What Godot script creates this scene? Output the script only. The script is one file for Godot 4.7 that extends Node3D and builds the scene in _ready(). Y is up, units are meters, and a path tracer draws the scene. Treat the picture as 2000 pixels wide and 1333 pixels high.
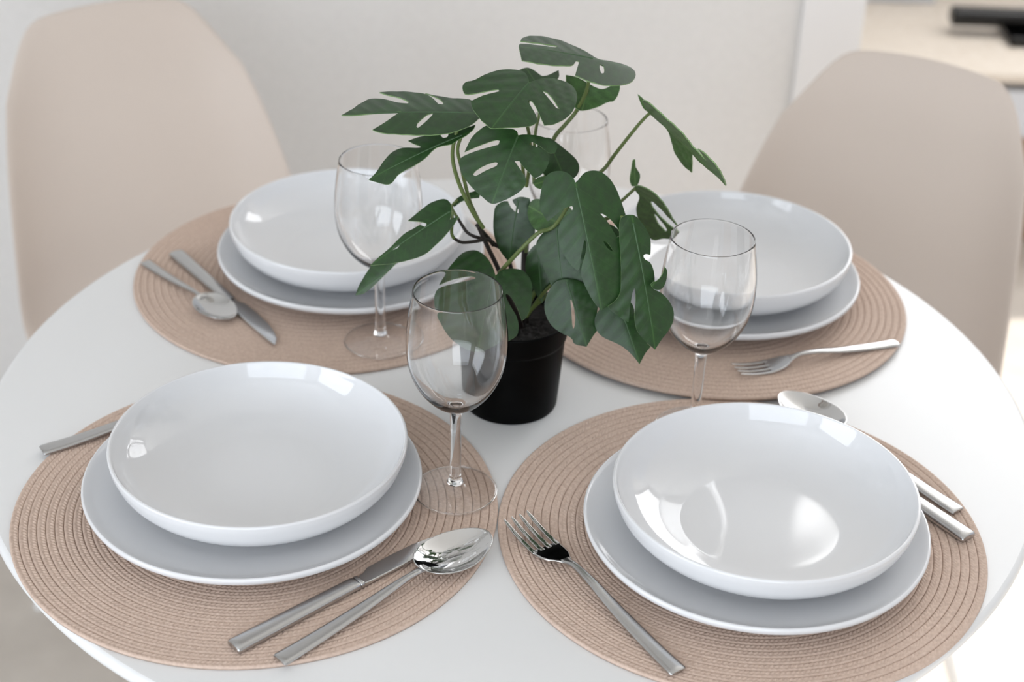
extends Node3D
# A round white table laid for four: placemats, plates, bowls, glasses, cutlery and a potted plant.

const CAM := Vector3(-0.00074, 1.50173, 1.19636)
const PITCH := 0.5345955
const ROLL := 0.0325106
const FOCAL := 3146.58          # pixels, for a 2000 x 1333 frame
const TOP := 0.74               # height of the table top
const POT := Vector3(-0.0008, TOP, 0.0114)

var M := {}
var used_names := {}

# ------------------------------------------------------------------ pixels to places
func view_basis() -> Basis:
	return Basis(Vector3.RIGHT, -PITCH) * Basis(Vector3.BACK, ROLL)

func ray(px: Vector2) -> Vector3:
	return view_basis() * Vector3((px.x - 1000.0) / FOCAL, -(px.y - 666.5) / FOCAL, -1.0)

func at_depth(px: Vector2, z: float) -> Vector3:
	var d := ray(px)
	return CAM + d * ((z - CAM.z) / d.z)

func on_plane(px: Vector2, through: Vector3, n: Vector3) -> Vector3:
	var d := ray(px)
	return CAM + d * ((through - CAM).dot(n) / d.dot(n))

# ------------------------------------------------------------------ meshes
func signed_volume(v: PackedVector3Array, ix: PackedInt32Array) -> float:
	var s := 0.0
	for i in range(0, ix.size(), 3):
		s += v[ix[i]].dot(v[ix[i + 1]].cross(v[ix[i + 2]]))
	return s

func finish(v: PackedVector3Array, ix: PackedInt32Array, uv := PackedVector2Array(), orient := true) -> ArrayMesh:
	# Godot's front faces run clockwise: a closed solid then has a negative right-handed volume
	if orient and signed_volume(v, ix) > 0.0:
		for i in range(0, ix.size(), 3):
			var t := ix[i]
			ix[i] = ix[i + 1]
			ix[i + 1] = t
	var nr := PackedVector3Array()
	nr.resize(v.size())
	for i in range(0, ix.size(), 3):
		var a := ix[i]
		var b := ix[i + 1]
		var c := ix[i + 2]
		var n := (v[c] - v[a]).cross(v[b] - v[a])
		nr[a] += n
		nr[b] += n
		nr[c] += n
	for i in nr.size():
		nr[i] = nr[i].normalized() if nr[i].length_squared() > 1e-24 else Vector3.UP
	var arr := []
	arr.resize(Mesh.ARRAY_MAX)
	arr[Mesh.ARRAY_VERTEX] = v
	arr[Mesh.ARRAY_NORMAL] = nr
	if uv.size() == v.size():
		arr[Mesh.ARRAY_TEX_UV] = uv
	arr[Mesh.ARRAY_INDEX] = ix
	var m := ArrayMesh.new()
	m.add_surface_from_arrays(Mesh.PRIMITIVE_TRIANGLES, arr)
	return m

func quad(ix: PackedInt32Array, v: PackedVector3Array, a: int, b: int, c: int, d: int) -> void:
	if not (v[a].is_equal_approx(v[b]) or v[b].is_equal_approx(v[c]) or v[a].is_equal_approx(v[c])):
		ix.append_array([a, b, c])
	if not (v[a].is_equal_approx(v[c]) or v[c].is_equal_approx(v[d]) or v[a].is_equal_approx(v[d])):
		ix.append_array([a, c, d])

func lathe(profile: Array, segs := 96) -> ArrayMesh:
	# profile: [radius, height] pairs round a closed section; a repeated pair makes a crease
	var v := PackedVector3Array()
	var ix := PackedInt32Array()
	var rows := profile.size()
	for p in profile:
		for k in segs:
			var a := TAU * k / segs
			v.append(Vector3(p[0] * cos(a), p[1], p[0] * sin(a)))
	for i in rows - 1:
		for k in segs:
			var k2 := (k + 1) % segs
			quad(ix, v, i * segs + k, i * segs + k2, (i + 1) * segs + k2, (i + 1) * segs + k)
	return finish(v, ix)

func smooth_profile(pts: Array, steps := 4) -> Array:
	var out := []
	for i in pts.size() - 1:
		var p0 = pts[maxi(i - 1, 0)]
		var p1 = pts[i]
		var p2 = pts[i + 1]
		var p3 = pts[mini(i + 2, pts.size() - 1)]
		for s in steps:
			var t := float(s) / steps
			var a := Vector2(p0[0], p0[1])
			var b := Vector2(p1[0], p1[1])
			var c := Vector2(p2[0], p2[1])
			var d := Vector2(p3[0], p3[1])
			var q := b.cubic_interpolate(c, a, d, t)
			out.append([maxf(q.x, 0.0), q.y])
	out.append(pts[pts.size() - 1])
	return out

func loft(rings: Array) -> ArrayMesh:
	# rings: equal-sized closed loops of points; ends are capped with their own vertices
	var n: int = rings[0].size()
	var v := PackedVector3Array()
	var ix := PackedInt32Array()
	for r in rings:
		for q in r:
			v.append(q)
	for i in rings.size() - 1:
		for k in n:
			var k2 := (k + 1) % n
			quad(ix, v, i * n + k, i * n + k2, (i + 1) * n + k2, (i + 1) * n + k)
	for e in [0, rings.size() - 1]:
		var c := Vector3.ZERO
		for q in rings[e]:
			c += q
		var at := v.size()
		v.append(c / n)
		for q in rings[e]:
			v.append(q)
		for k in n:
			var k2 := (k + 1) % n
			if e == 0:
				ix.append_array([at, at + 1 + k2, at + 1 + k])
			else:
				ix.append_array([at, at + 1 + k, at + 1 + k2])
	return finish(v, ix)

func tube(path: Array, radii: Array, sides := 8) -> ArrayMesh:
	var pts := []
	var rad := []
	for i in path.size() - 1:
		var p0: Vector3 = path[maxi(i - 1, 0)]
		var p3: Vector3 = path[mini(i + 2, path.size() - 1)]
		for s in 5:
			var t := s / 5.0
			pts.append((path[i] as Vector3).cubic_interpolate(path[i + 1], p0, p3, t))
			rad.append(lerpf(radii[i], radii[i + 1], t))
	pts.append(path[path.size() - 1])
	rad.append(radii[radii.size() - 1])
	var rings := []
	var side := Vector3.RIGHT
	for i in pts.size():
		var d: Vector3 = (pts[mini(i + 1, pts.size() - 1)] - pts[maxi(i - 1, 0)]).normalized()
		if i == 0 and absf(d.dot(side)) > 0.9:
			side = Vector3.BACK
		side = (side - d * side.dot(d)).normalized()
		var up := d.cross(side)
		var ring := []
		for k in sides:
			var a := TAU * k / sides
			ring.append(pts[i] + (side * cos(a) + up * sin(a)) * rad[i])
		rings.append(ring)
	return loft(rings)

func rounded_rect(w: float, h: float, r: float, steps := 4) -> Array:
	var out := []
	r = minf(r, minf(w, h) / 2.0 - 1e-5)
	for q in [[1, 1, 0.0], [-1, 1, 90.0], [-1, -1, 180.0], [1, -1, 270.0]]:
		for s in steps + 1:
			var a := deg_to_rad(q[2] + 90.0 * s / steps)
			out.append(Vector2(q[0] * (w / 2 - r) + cos(a) * r, q[1] * (h / 2 - r) + sin(a) * r))
	return out

func block(size: Vector3, bevel := 0.004, corner := -1.0) -> ArrayMesh:
	# a box with bevelled edges, standing on y = 0
	if corner < 0.0:
		corner = bevel
	var rings := []
	var levels := [[0.0, 1.0], [0.3, 0.45], [1.0, 0.0]]
	for l in levels:
		rings.append([bevel * l[0], bevel * l[1]])
	for l in [[1.0, 0.0], [0.3, 0.45], [0.0, 1.0]]:
		rings.append([size.y - bevel * l[0], bevel * l[1]])
	var loops := []
	for r in rings:
		var loop := []
		for q in rounded_rect(size.x - 2 * r[1], size.z - 2 * r[1], maxf(corner - r[1], 0.0005)):
			loop.append(Vector3(q.x, r[0], q.y))
		loops.append(loop)
	return loft(loops)

func plain_box(lo: Vector3, hi: Vector3) -> BoxMesh:
	var b := BoxMesh.new()
	b.size = hi - lo
	return b

func thick_sheet(nu: int, nv: int, thickness: float, place: Callable) -> ArrayMesh:
	# place.call(u, v) with u and v in -1 .. 1 gives the middle surface; the rim is rounded off
	var mid := []
	var us := []
	var vs := []
	for i in nu + 1:
		us.append(sin((float(i) / nu - 0.5) * PI))
	for j in nv + 1:
		vs.append(sin((float(j) / nv - 0.5) * PI))
	for j in nv + 1:
		var row := PackedVector3Array()
		for i in nu + 1:
			row.append(place.call(us[i], vs[j]))
		mid.append(row)
	var v := PackedVector3Array()
	var ix := PackedInt32Array()
	var w := nu + 1
	for side in [1.0, -1.0]:
		for j in nv + 1:
			for i in nu + 1:
				var du: Vector3 = mid[j][mini(i + 1, nu)] - mid[j][maxi(i - 1, 0)]
				var dv: Vector3 = mid[mini(j + 1, nv)][i] - mid[maxi(j - 1, 0)][i]
				var n := du.cross(dv).normalized()
				var t: float = thickness * 0.5 * sqrt(maxf(0.0, 1.0 - pow(absf(us[i]), 14.0))) * sqrt(maxf(0.0, 1.0 - pow(absf(vs[j]), 14.0)))
				v.append(mid[j][i] + n * t * side)
	var back := w * (nv + 1)
	for j in nv:
		for i in nu:
			quad(ix, v, j * w + i, j * w + i + 1, (j + 1) * w + i + 1, (j + 1) * w + i)
			quad(ix, v, back + j * w + i, back + (j + 1) * w + i, back + (j + 1) * w + i + 1, back + j * w + i + 1)
	return finish(v, ix)

# ------------------------------------------------------------------ naming
func numbered(called: String) -> String:
	var n: int = used_names.get(called, 0)
	used_names[called] = n + 1
	return called if n == 0 else "%s_%03d" % [called, n]

func piece(called: String, mesh: Mesh, mat: Material, parent: Node3D, at := Vector3.ZERO) -> MeshInstance3D:
	var o := MeshInstance3D.new()
	o.name = called
	o.mesh = mesh
	if mat:
		o.material_override = mat
	o.position = at
	parent.add_child(o, true)
	return o

func thing(called: String, label: String, category: String, at := Vector3.ZERO, turn := 0.0, group := "") -> Node3D:
	var o := Node3D.new()
	o.name = numbered(called)
	add_child(o)
	o.position = at
	o.rotation.y = turn
	o.set_meta("label", label)
	o.set_meta("category", category)
	if group:
		o.set_meta("group", group)
	return o

func another(source: Node3D, called: String, label: String, at: Vector3, turn := 0.0) -> Node3D:
	var o: Node3D = source.duplicate()
	o.name = numbered(called)
	add_child(o)
	o.position = at
	o.rotation = Vector3(0, turn, 0)
	o.set_meta("label", label)
	return o

func structure(called: String, label: String, category: String) -> Node3D:
	var o := thing(called, label, category)
	o.set_meta("kind", "structure")
	return o

func slab(called: String, lo: Vector3, hi: Vector3, mat: Material, parent: Node3D) -> MeshInstance3D:
	return piece(called, plain_box(lo, hi), mat, parent, (lo + hi) / 2)

# ------------------------------------------------------------------ materials
func std(color: Color, rough: float, metal := 0.0) -> StandardMaterial3D:
	var m := StandardMaterial3D.new()
	m.albedo_color = color
	m.roughness = rough
	m.metallic = metal
	return m

func noise_texture(seed_: int, freq: float, lo: Color, hi: Color, size := 512, octaves := 4) -> NoiseTexture2D:
	var n := FastNoiseLite.new()
	n.seed = seed_
	n.frequency = freq
	n.fractal_octaves = octaves
	var t := NoiseTexture2D.new()
	t.width = size
	t.height = size
	t.seamless = true
	t.noise = n
	var g := Gradient.new()
	g.set_color(0, lo)
	g.set_color(1, hi)
	t.color_ramp = g
	return t

func triplanar(m: StandardMaterial3D, tex: Texture2D, scale: float) -> StandardMaterial3D:
	m.albedo_texture = tex
	m.uv1_triplanar = true
	m.uv1_scale = Vector3.ONE * scale
	return m

func leaf_picture(base: Color, vein: Color, seed_: int) -> ImageTexture:
	# u runs from the stalk to the tip, v across; a pale midrib with side veins sweeping forward
	var w := 384
	var im := Image.create(w, w, false, Image.FORMAT_RGB8)
	var n := FastNoiseLite.new()
	n.seed = seed_
	n.frequency = 0.02
	for y in w:
		for x in w:
			var u := float(x) / w
			var d := absf(float(y) / w - 0.5)
			var side := 0.0 if y < w / 2 else 0.5
			var f := fposmod((u - d * 0.75) * 9.0 + side, 1.0)
			var line := exp(-pow((f - 0.5) / 0.035, 2.0)) * clampf(1.0 - d * 2.4, 0.0, 1.0) * 0.32
			line = maxf(line, exp(-pow(d / 0.007, 2.0)) * 0.75)
			var mottle := 1.0 + 0.22 * n.get_noise_2d(x, y) + 0.1 * n.get_noise_2d(x * 5.0, y * 5.0)
			var c := base * mottle
			c = c.lerp(vein, line)
			im.set_pixel(x, y, Color(c.r, c.g, c.b))
	return ImageTexture.create_from_image(im)

func make_materials() -> void:
	M.porcelain = std(Color(0.865, 0.867, 0.874), 0.06)
	M.porcelain.metallic_specular = 0.55
	M.table = std(Color(0.885, 0.885, 0.885), 0.38)
	M.glass = std(Color(1, 1, 1, 0.0), 0.0)
	M.glass.transparency = BaseMaterial3D.TRANSPARENCY_ALPHA
	M.glass.refraction_enabled = true
	M.glass.refraction_scale = 0.05
	M.pane = std(Color(1, 1, 1, 0.04), 0.0)
	M.pane.transparency = BaseMaterial3D.TRANSPARENCY_ALPHA
	M.thin_glass = std(Color(1, 1, 1, 0.0), 0.0)
	M.thin_glass.transparency = BaseMaterial3D.TRANSPARENCY_ALPHA
	M.steel = std(Color(0.80, 0.80, 0.80), 0.06, 1.0)
	M.satin_steel = std(Color(0.74, 0.74, 0.74), 0.22, 1.0)
	M.straw = triplanar(std(Color(1, 1, 1), 0.8), noise_texture(3, 0.05, Color(0.73, 0.635, 0.575), Color(0.86, 0.775, 0.715)), 9.0)
	M.pot = std(Color(0.007, 0.007, 0.007), 0.45)
	M.pot.metallic_specular = 0.2
	M.soil = triplanar(std(Color(1, 1, 1), 0.95), noise_texture(8, 0.06, Color(0.03, 0.025, 0.025), Color(0.14, 0.11, 0.10)), 12.0)
	M.leaf_top = std(Color(1, 1, 1), 0.36)
	M.leaf_top.metallic_specular = 0.48
	M.leaf_top.albedo_texture = leaf_picture(Color(0.095, 0.228, 0.055), Color(0.23, 0.37, 0.16), 5)
	M.leaf_top.rim_enabled = true
	M.leaf_top.rim = 0.5
	M.leaf_top.rim_tint = 0.1
	M.leaf_under = std(Color(1, 1, 1), 0.5)
	M.leaf_under.albedo_texture = leaf_picture(Color(0.235, 0.36, 0.17), Color(0.38, 0.50, 0.27), 6)
	for m in [M.leaf_top, M.leaf_under]:
		m.backlight_enabled = true
		m.backlight = Color(0.25, 0.38, 0.16)
	M.leaf_rim = std(Color(0.46, 0.57, 0.38), 0.5)
	M.midrib = std(Color(0.19, 0.31, 0.17), 0.45)
	M.petiole = std(Color(0.36, 0.42, 0.22), 0.45)
	M.stalk = std(Color(0.13, 0.10, 0.085), 0.5)
	M.shell = triplanar(std(Color(1, 1, 1), 0.55), noise_texture(11, 0.4, Color(0.79, 0.74, 0.70), Color(0.82, 0.77, 0.73), 256, 2), 6.0)
	M.black_metal = std(Color(0.02, 0.02, 0.02), 0.4, 0.3)
	M.brown = std(Color(0.45, 0.31, 0.22), 0.5)
	M.white_leg = std(Color(0.88, 0.875, 0.865), 0.45)
	M.wall = triplanar(std(Color(1, 1, 1), 0.85), noise_texture(21, 0.15, Color(0.86, 0.85, 0.84), Color(0.88, 0.87, 0.86), 256, 3), 1.5)
	M.trim = std(Color(0.90, 0.895, 0.895), 0.5)
	M.ceiling = std(Color(0.93, 0.93, 0.925), 0.9)
	M.floor = triplanar(std(Color(1, 1, 1), 0.45), noise_texture(31, 0.02, Color(0.74, 0.705, 0.665), Color(0.80, 0.765, 0.725)), 0.8)
	M.pale_wood = triplanar(std(Color(1, 1, 1), 0.5), noise_texture(41, 0.03, Color(0.90, 0.85, 0.79), Color(0.95, 0.91, 0.86)), 2.0)
	M.tan_wood = std(Color(0.66, 0.54, 0.46), 0.55)
	M.white_panel = std(Color(0.86, 0.87, 0.89), 0.4)
	M.gloss_black = std(Color(0.015, 0.015, 0.018), 0.12)
	M.frame = std(Color(0.9, 0.9, 0.9), 0.4)

const LEAVES := [
	{"base": Vector2(1160.5, 115.6), "tip": Vector2(1019.7, 92.5), "z": -0.015, "normal": Vector3(0.14, 0.973, 0.181), "fold": 0.08, "droop": 0.05,
		"outline": [1016.8, 79.9, 1021.8, 71.9, 1040.8, 67.7, 1066, 70.3, 1091.2, 77, 1116.4, 87.1, 1139.5, 98.8, 1158.4, 110.6, 1171, 116.5, 1192, 118.2, 1217.2, 121.9, 1234, 127.4, 1242.4, 135.8, 1241.6, 145, 1231.9, 153.4, 1213, 158.5, 1192, 160.2, 1171, 158.5, 1145.8, 152.6, 1123.9, 144.2, 1131.1, 120.7, 1124.8, 119, 1119.7, 126.1, 1108, 128.2, 1078.6, 126.6, 1049.2, 122.4, 1019.7, 115.6, 1013.4, 91.3, 1016.4, 85.4, 1049.2, 89.6, 1084.9, 94.6, 1087.8, 91.3, 1049.2, 84.5],
		"holes": [[1171.8, 124.9, 1177.7, 125.7, 1181.1, 133.3, 1179.4, 142.5, 1174.4, 139.2, 1171, 131.6]]},
	{"base": Vector2(1033.2, 161.8), "tip": Vector2(960.1, 251.3), "z": 0.035, "normal": Vector3(0.06, 0.863, 0.502), "fold": 0.14, "droop": 0.1,
		"outline": [1033.2, 161.8, 1030.3, 147.1, 1019.7, 135.8, 998.7, 130.8, 973.5, 131.6, 948.3, 140, 927.3, 150.1, 910.5, 152.6, 904.2, 161.8, 906.3, 173.6, 914.7, 179.5, 944.1, 177, 973.5, 173.6, 976.1, 177, 973.5, 179.5, 944.1, 185, 920.2, 193.4, 922.3, 206, 929.4, 218.6, 939.9, 233.3, 950.4, 243.8, 960.1, 251.3, 981.9, 250.1, 1011.3, 248, 1036.6, 243.8, 1047.1, 238.3, 1050.4, 233.3, 1045, 220.7, 1036.6, 208.1, 1030.3, 197.6, 1033.2, 194.6, 1040.8, 199.7, 1049.2, 212.3, 1057.6, 229.1, 1063.9, 240.8, 1082.8, 236.6, 1103.8, 224.9, 1118.5, 210.2, 1126.9, 191.3, 1129, 174.5, 1124.8, 161.8, 1114.3, 153.4, 1095.4, 148.4, 1074.4, 147.1, 1057.6, 151.3, 1042.9, 157.6],
		"holes": [[1058.8, 175.3, 1070.2, 178.7, 1082.8, 191.3, 1093.7, 207.2, 1091.2, 211, 1081.1, 199.7, 1070.2, 187.9]]},
	{"base": Vector2(906.3, 220.7), "tip": Vector2(666.8, 226.1), "z": 0.025, "normal": Vector3(-0.02, 0.957, 0.291), "fold": 0.1, "droop": 0.06,
		"outline": [939.9, 224.9, 923.1, 193.8, 902.1, 190.4, 876.9, 189.6, 855.9, 186.2, 830.7, 180.8, 843.3, 185, 860.1, 193.8, 866.4, 202.2, 863.4, 207.2, 855.9, 204.7, 847.5, 194.6, 832.8, 183.7, 809.7, 178.7, 776.1, 176.6, 741.2, 177.4, 759.2, 185, 780.3, 191.3, 795, 198, 799.2, 202.2, 795, 204.7, 776.1, 201.8, 750.8, 194.6, 725.6, 192.1, 704.6, 201.8, 687.8, 214.4, 666.8, 226.1, 692, 227.4, 725.6, 225.3, 759.2, 223.6, 784.5, 221.1, 771.8, 229.1, 750.8, 241.7, 727.7, 253.4, 746.6, 259.3, 784.5, 261.8, 826.5, 262.7, 868.5, 259.3, 902.1, 250.1, 923.1, 239.6],
		"holes": [[811.3, 247.6, 818.1, 239.6, 834.9, 227, 845.4, 224, 843.3, 229.1, 826.5, 243.8, 816, 250.9]]},
	{"base": Vector2(906.3, 262.7), "tip": Vector2(720.6, 351.8), "z": 0.03, "normal": Vector3(-0.3, 0.78, 0.55), "fold": 0.16, "droop": 0.1,
		"outline": [927.3, 242.5, 910.5, 249.2, 891.6, 255.1, 876.9, 260.2, 875.6, 269, 868.5, 271.9, 862.2, 269, 860.9, 263.5, 843.3, 263.5, 822.3, 267.7, 797.1, 275.3, 809.7, 282.9, 822.3, 287.9, 823.5, 291.3, 813.9, 292.1, 792.9, 290.4, 776.1, 292.9, 759.2, 304.7, 746.6, 321.5, 734, 340.4, 720.6, 351.8, 738.2, 357.2, 757.1, 360.6, 767.6, 355.1, 776.1, 344.6, 797.1, 332, 818.1, 321.5, 834.9, 308.9, 847.5, 296.3, 860.1, 288.7, 881.1, 283.7, 893.7, 275.3, 910.5, 264.8, 923.1, 252.2],
		"holes": []},
	{"base": Vector2(1012.2, 264.8), "tip": Vector2(960.9, 398.4), "z": 0.045, "normal": Vector3(-0.1, 0.55, 0.829), "fold": 0.16, "droop": 0.12,
		"outline": [1012.2, 264.8, 1009.2, 256.4, 998.7, 251.3, 977.7, 250.1, 958.8, 245, 948.3, 243.8, 935.7, 252.2, 918.9, 269, 906.3, 295.5, 935.7, 283.7, 960.9, 275.3, 973.5, 273.6, 976.9, 277.8, 973.5, 282.9, 952.5, 287.9, 923.1, 296.3, 902.1, 304.7, 895.8, 313.1, 897.9, 329.9, 906.3, 346.7, 923.1, 367.7, 944.1, 386.6, 960.9, 398.4, 981.9, 392.9, 1002.9, 382.4, 1019.7, 369.8, 1026.9, 357.2, 1026.1, 346.7, 1019.7, 336.2, 1011.3, 323.6, 1005, 315.2, 1007.1, 311.8, 1012.2, 312.3, 1021.8, 325.7, 1034.5, 338.3, 1042.9, 347.6, 1053.4, 343.4, 1063.9, 332, 1070.2, 317.3, 1072.3, 302.6, 1068.1, 296.3, 1055.5, 288.7, 1040.8, 284.5, 1031.5, 281.6, 1031.5, 277.4, 1036.6, 276.1, 1053.4, 284.5, 1070.2, 297.1, 1082.8, 297.1, 1087, 287.9, 1084.9, 277.4, 1070.2, 269, 1045, 263.5, 1023.9, 262.7],
		"holes": [[923.1, 340.4, 929.4, 332.9, 948.3, 322.4, 967.2, 317.3, 972.7, 319.4, 969.3, 325.7, 948.3, 334.1, 929.4, 343.4]]},
	{"base": Vector2(1070.2, 275.3), "tip": Vector2(1103.8, 353), "z": -0.005, "normal": Vector3(0.302, 0.402, 0.865), "fold": 0.1, "droop": 0.1,
		"outline": [1053.4, 275.3, 1070.2, 269, 1084.9, 277.4, 1103.8, 292.1, 1124.8, 311, 1131.9, 325.7, 1128.2, 340.4, 1118.5, 350.1, 1103.8, 353.4, 1082.8, 350.9, 1063.9, 342.5, 1053.4, 325.7, 1049.2, 300.5],
		"holes": []},
	{"base": Vector2(1147.9, 174.5), "tip": Vector2(1137.4, 214.4), "z": -0.035, "normal": Vector3(-0.05, -0.552, -0.833), "fold": 0.3, "droop": 0.15,
		"outline": [1103.8, 150.1, 1124.8, 152.6, 1145.8, 161.8, 1171, 175.3, 1187.8, 172.8, 1206.7, 161, 1208.4, 176.6, 1203.8, 191.3, 1196.2, 200.5, 1185.7, 201.3, 1168.9, 209.3, 1145.8, 215.2, 1129, 214.8, 1114.3, 199.7, 1105.9, 174.5],
		"holes": []},
	{"base": Vector2(1049.2, 166.1), "tip": Vector2(1028.2, 134.5), "z": -0.045, "normal": Vector3(0.05, 0.852, 0.521), "fold": 0.08, "droop": 0.05,
		"outline": [1013.9, 137.5, 1021.8, 134.1, 1033.2, 133.3, 1047.1, 140.8, 1059.7, 149.2, 1074.4, 144.2, 1091.2, 135.4, 1091.2, 150.1, 1074.4, 166.1, 1049.2, 174.5, 1023.9, 166.1, 1013.9, 150.1],
		"holes": []},
	{"base": Vector2(1268.5, 220.7), "tip": Vector2(1418.1, 361.4), "z": -0.02, "normal": Vector3(0.739, 0.519, -0.429), "fold": 0.1, "droop": 0.03,
		"outline": [1258.4, 193.4, 1267.6, 192.5, 1288.7, 210.2, 1309.7, 231.2, 1323.1, 241.7, 1339.1, 258.5, 1351.7, 279.5, 1364.3, 294.2, 1381.9, 312.3, 1374.8, 298.4, 1366.4, 287.9, 1381.1, 294.2, 1397.9, 308.9, 1411.3, 329.9, 1418.1, 362.7, 1402.1, 346.7, 1381.1, 329.9, 1364.3, 315.2, 1350.8, 301.3, 1356.3, 333.3, 1339.1, 317.3, 1322.3, 296.3, 1314.7, 279.5, 1305.5, 258.5, 1288.7, 237.5, 1271.8, 224, 1261.8, 208.9],
		"holes": []},
	{"base": Vector2(1267.6, 220.7), "tip": Vector2(1246.6, 185), "z": -0.02, "normal": Vector3(0.602, -0.501, -0.622), "fold": 0.05, "droop": 0.05,
		"outline": [1267.6, 220.7, 1261.3, 208.9, 1258.4, 196.3, 1251.7, 188.7, 1245.8, 184.1, 1250, 197.6, 1257.1, 212.3],
		"holes": []},
	{"base": Vector2(1240.3, 366.9), "tip": Vector2(1322.3, 448.4), "z": -0.02, "normal": Vector3(0.553, 0.553, -0.623), "fold": 0.1, "droop": 0.03,
		"outline": [1238.2, 368.6, 1243.3, 361.8, 1259.2, 362.7, 1276.1, 369.8, 1292.9, 384.5, 1305.5, 405.5, 1313.9, 424.5, 1324.8, 441.7, 1307.6, 425.7, 1292.9, 409.7, 1276.1, 394.2, 1270.2, 395, 1276.1, 407.6, 1292.9, 426.6, 1309.7, 441.3, 1324.8, 452.6, 1313.9, 461.8, 1301.3, 460.6, 1280.3, 459.3, 1263.4, 441.3, 1250.8, 420.3, 1245.8, 401.3, 1250, 384.5, 1244.5, 376.1],
		"holes": [[1277.7, 418.2, 1282.4, 419.4, 1295, 434.1, 1305.5, 446.7, 1302.1, 449.7, 1287.8, 435]]},
	{"base": Vector2(1240.3, 363.5), "tip": Vector2(1238.2, 311), "z": -0.02, "normal": Vector3(-0.351, -0.251, -0.902), "fold": 0.2, "droop": 0.05,
		"outline": [1235.7, 313.9, 1240.3, 311, 1241.6, 326.6, 1249.2, 339.2, 1248.7, 351.8, 1243.3, 363.1, 1234, 363.9, 1229.8, 350.9, 1233.2, 332],
		"holes": []},
	{"base": Vector2(1124.8, 362.7), "tip": Vector2(1174.4, 606.2), "z": 0.065, "normal": Vector3(0.1, 0.421, 0.902), "fold": 0.16, "droop": 0.14,
		"outline": [1124.8, 361.4, 1120.6, 348.8, 1108, 337.5, 1091.2, 334.1, 1074.4, 339.2, 1063.9, 353, 1057.6, 376.1, 1055.5, 397.1, 1058.4, 413.9, 1070.2, 432.9, 1082.8, 422.4, 1101.7, 407.6, 1116.4, 402.6, 1120.6, 407.6, 1117.2, 413.9, 1099.6, 426.6, 1091.2, 443.4, 1089.1, 460.2, 1093.3, 481.2, 1103.8, 502.2, 1116.4, 519, 1126.9, 528.7, 1131.5, 523.2, 1132.4, 506.4, 1137.4, 481.2, 1139.9, 468.6, 1143.7, 472.8, 1142.4, 493.8, 1135.3, 519, 1134, 535.8, 1135, 540.7, 1144.7, 564.1, 1160.3, 591.4, 1174.4, 606.2, 1192.3, 596.1, 1211.8, 581.7, 1224.7, 562.1, 1224.3, 542.6, 1222, 525.1, 1222.3, 523.2, 1223.5, 493.8, 1228.2, 460.2, 1226.5, 435, 1219.3, 409.7, 1210.9, 384.5, 1203.8, 367.7, 1192, 348.8, 1175.2, 336.2, 1158.4, 333.3, 1141.6, 338.3, 1129.8, 351.8],
		"holes": [[1171, 416.9, 1181.5, 420.3, 1198.3, 435, 1210.9, 453.9, 1212.2, 460.2, 1204.6, 463.5, 1198.3, 453.9, 1185.7, 432.9], [1176.9, 470.7, 1185.7, 474.5, 1197.1, 489.6, 1192, 489.6, 1181.5, 479.9]]},
	{"base": Vector2(1235.3, 431.4), "tip": Vector2(1279, 683.1), "z": 0.075, "normal": Vector3(0.28, 0.36, 0.89), "fold": 0.14, "droop": 0.1,
		"outline": [1211.8, 432.2, 1217.7, 423.6, 1229.4, 419.7, 1243.1, 423.6, 1258.7, 443.1, 1268.4, 462.7, 1269.6, 486.1, 1268, 497.8, 1259.4, 495.8, 1254, 498.6, 1256.7, 505.6, 1268.4, 513.4, 1274.3, 529, 1276.2, 548.5, 1270.4, 556.3, 1274.3, 564.1, 1289.9, 571.9, 1305.5, 587.5, 1315.2, 607, 1315.2, 626.5, 1305.5, 646, 1289.9, 665.5, 1279, 683.1, 1258.7, 665.5, 1243.8, 646, 1238.4, 618.7, 1239.9, 583.6, 1237.6, 562.1, 1233.3, 571.9, 1229.8, 595.3, 1227.4, 630.4, 1211.8, 620.7, 1196.2, 609, 1188.4, 599.2, 1204, 585.6, 1211.8, 564.1, 1211.8, 505.6, 1209.9, 458.8],
		"holes": []},
	{"base": Vector2(1274.3, 558.2), "tip": Vector2(1297.7, 521.2), "z": 0.1, "normal": Vector3(0.299, 0.399, 0.867), "fold": 0.25, "droop": 0.05,
		"outline": [1271.1, 555.5, 1275.8, 550.8, 1284, 548.5, 1293.8, 534.8, 1297.7, 521.2, 1302.8, 529.8, 1301.6, 548.5, 1293.8, 564.1, 1282.1, 566.1, 1274.3, 562.5],
		"holes": []},
	{"base": Vector2(1204, 579.7), "tip": Vector2(1248.9, 711.6), "z": 0.06, "normal": Vector3(0.1, 0.5, 0.86), "fold": 0.2, "droop": 0.1,
		"outline": [1172.8, 603.1, 1188.4, 587.5, 1211.8, 579.7, 1235.3, 595.3, 1241.1, 626.5, 1248.9, 649.9, 1262.6, 669.4, 1271.1, 677.2, 1258.7, 692.9, 1248.9, 711.6, 1235.3, 694.8, 1215.7, 677.2, 1196.2, 667.5, 1176.7, 657.7, 1165, 642.1, 1163.1, 622.6],
		"holes": []},
	{"base": Vector2(1106.5, 548.5), "tip": Vector2(1145.5, 677.2), "z": 0.055, "normal": Vector3(0.05, 0.361, 0.931), "fold": 0.16, "droop": 0.12,
		"outline": [1077.2, 561, 1090.9, 548.5, 1118.2, 546.5, 1145.5, 558.2, 1159.2, 579.7, 1167.4, 595.3, 1165, 618.7, 1168.5, 640.2, 1157.2, 657.7, 1145.5, 677.2, 1122.1, 671.8, 1116.3, 660.1, 1098.7, 651.9, 1079.2, 638.2, 1067.5, 618.7, 1063.6, 599.2, 1067.5, 579.7],
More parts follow.
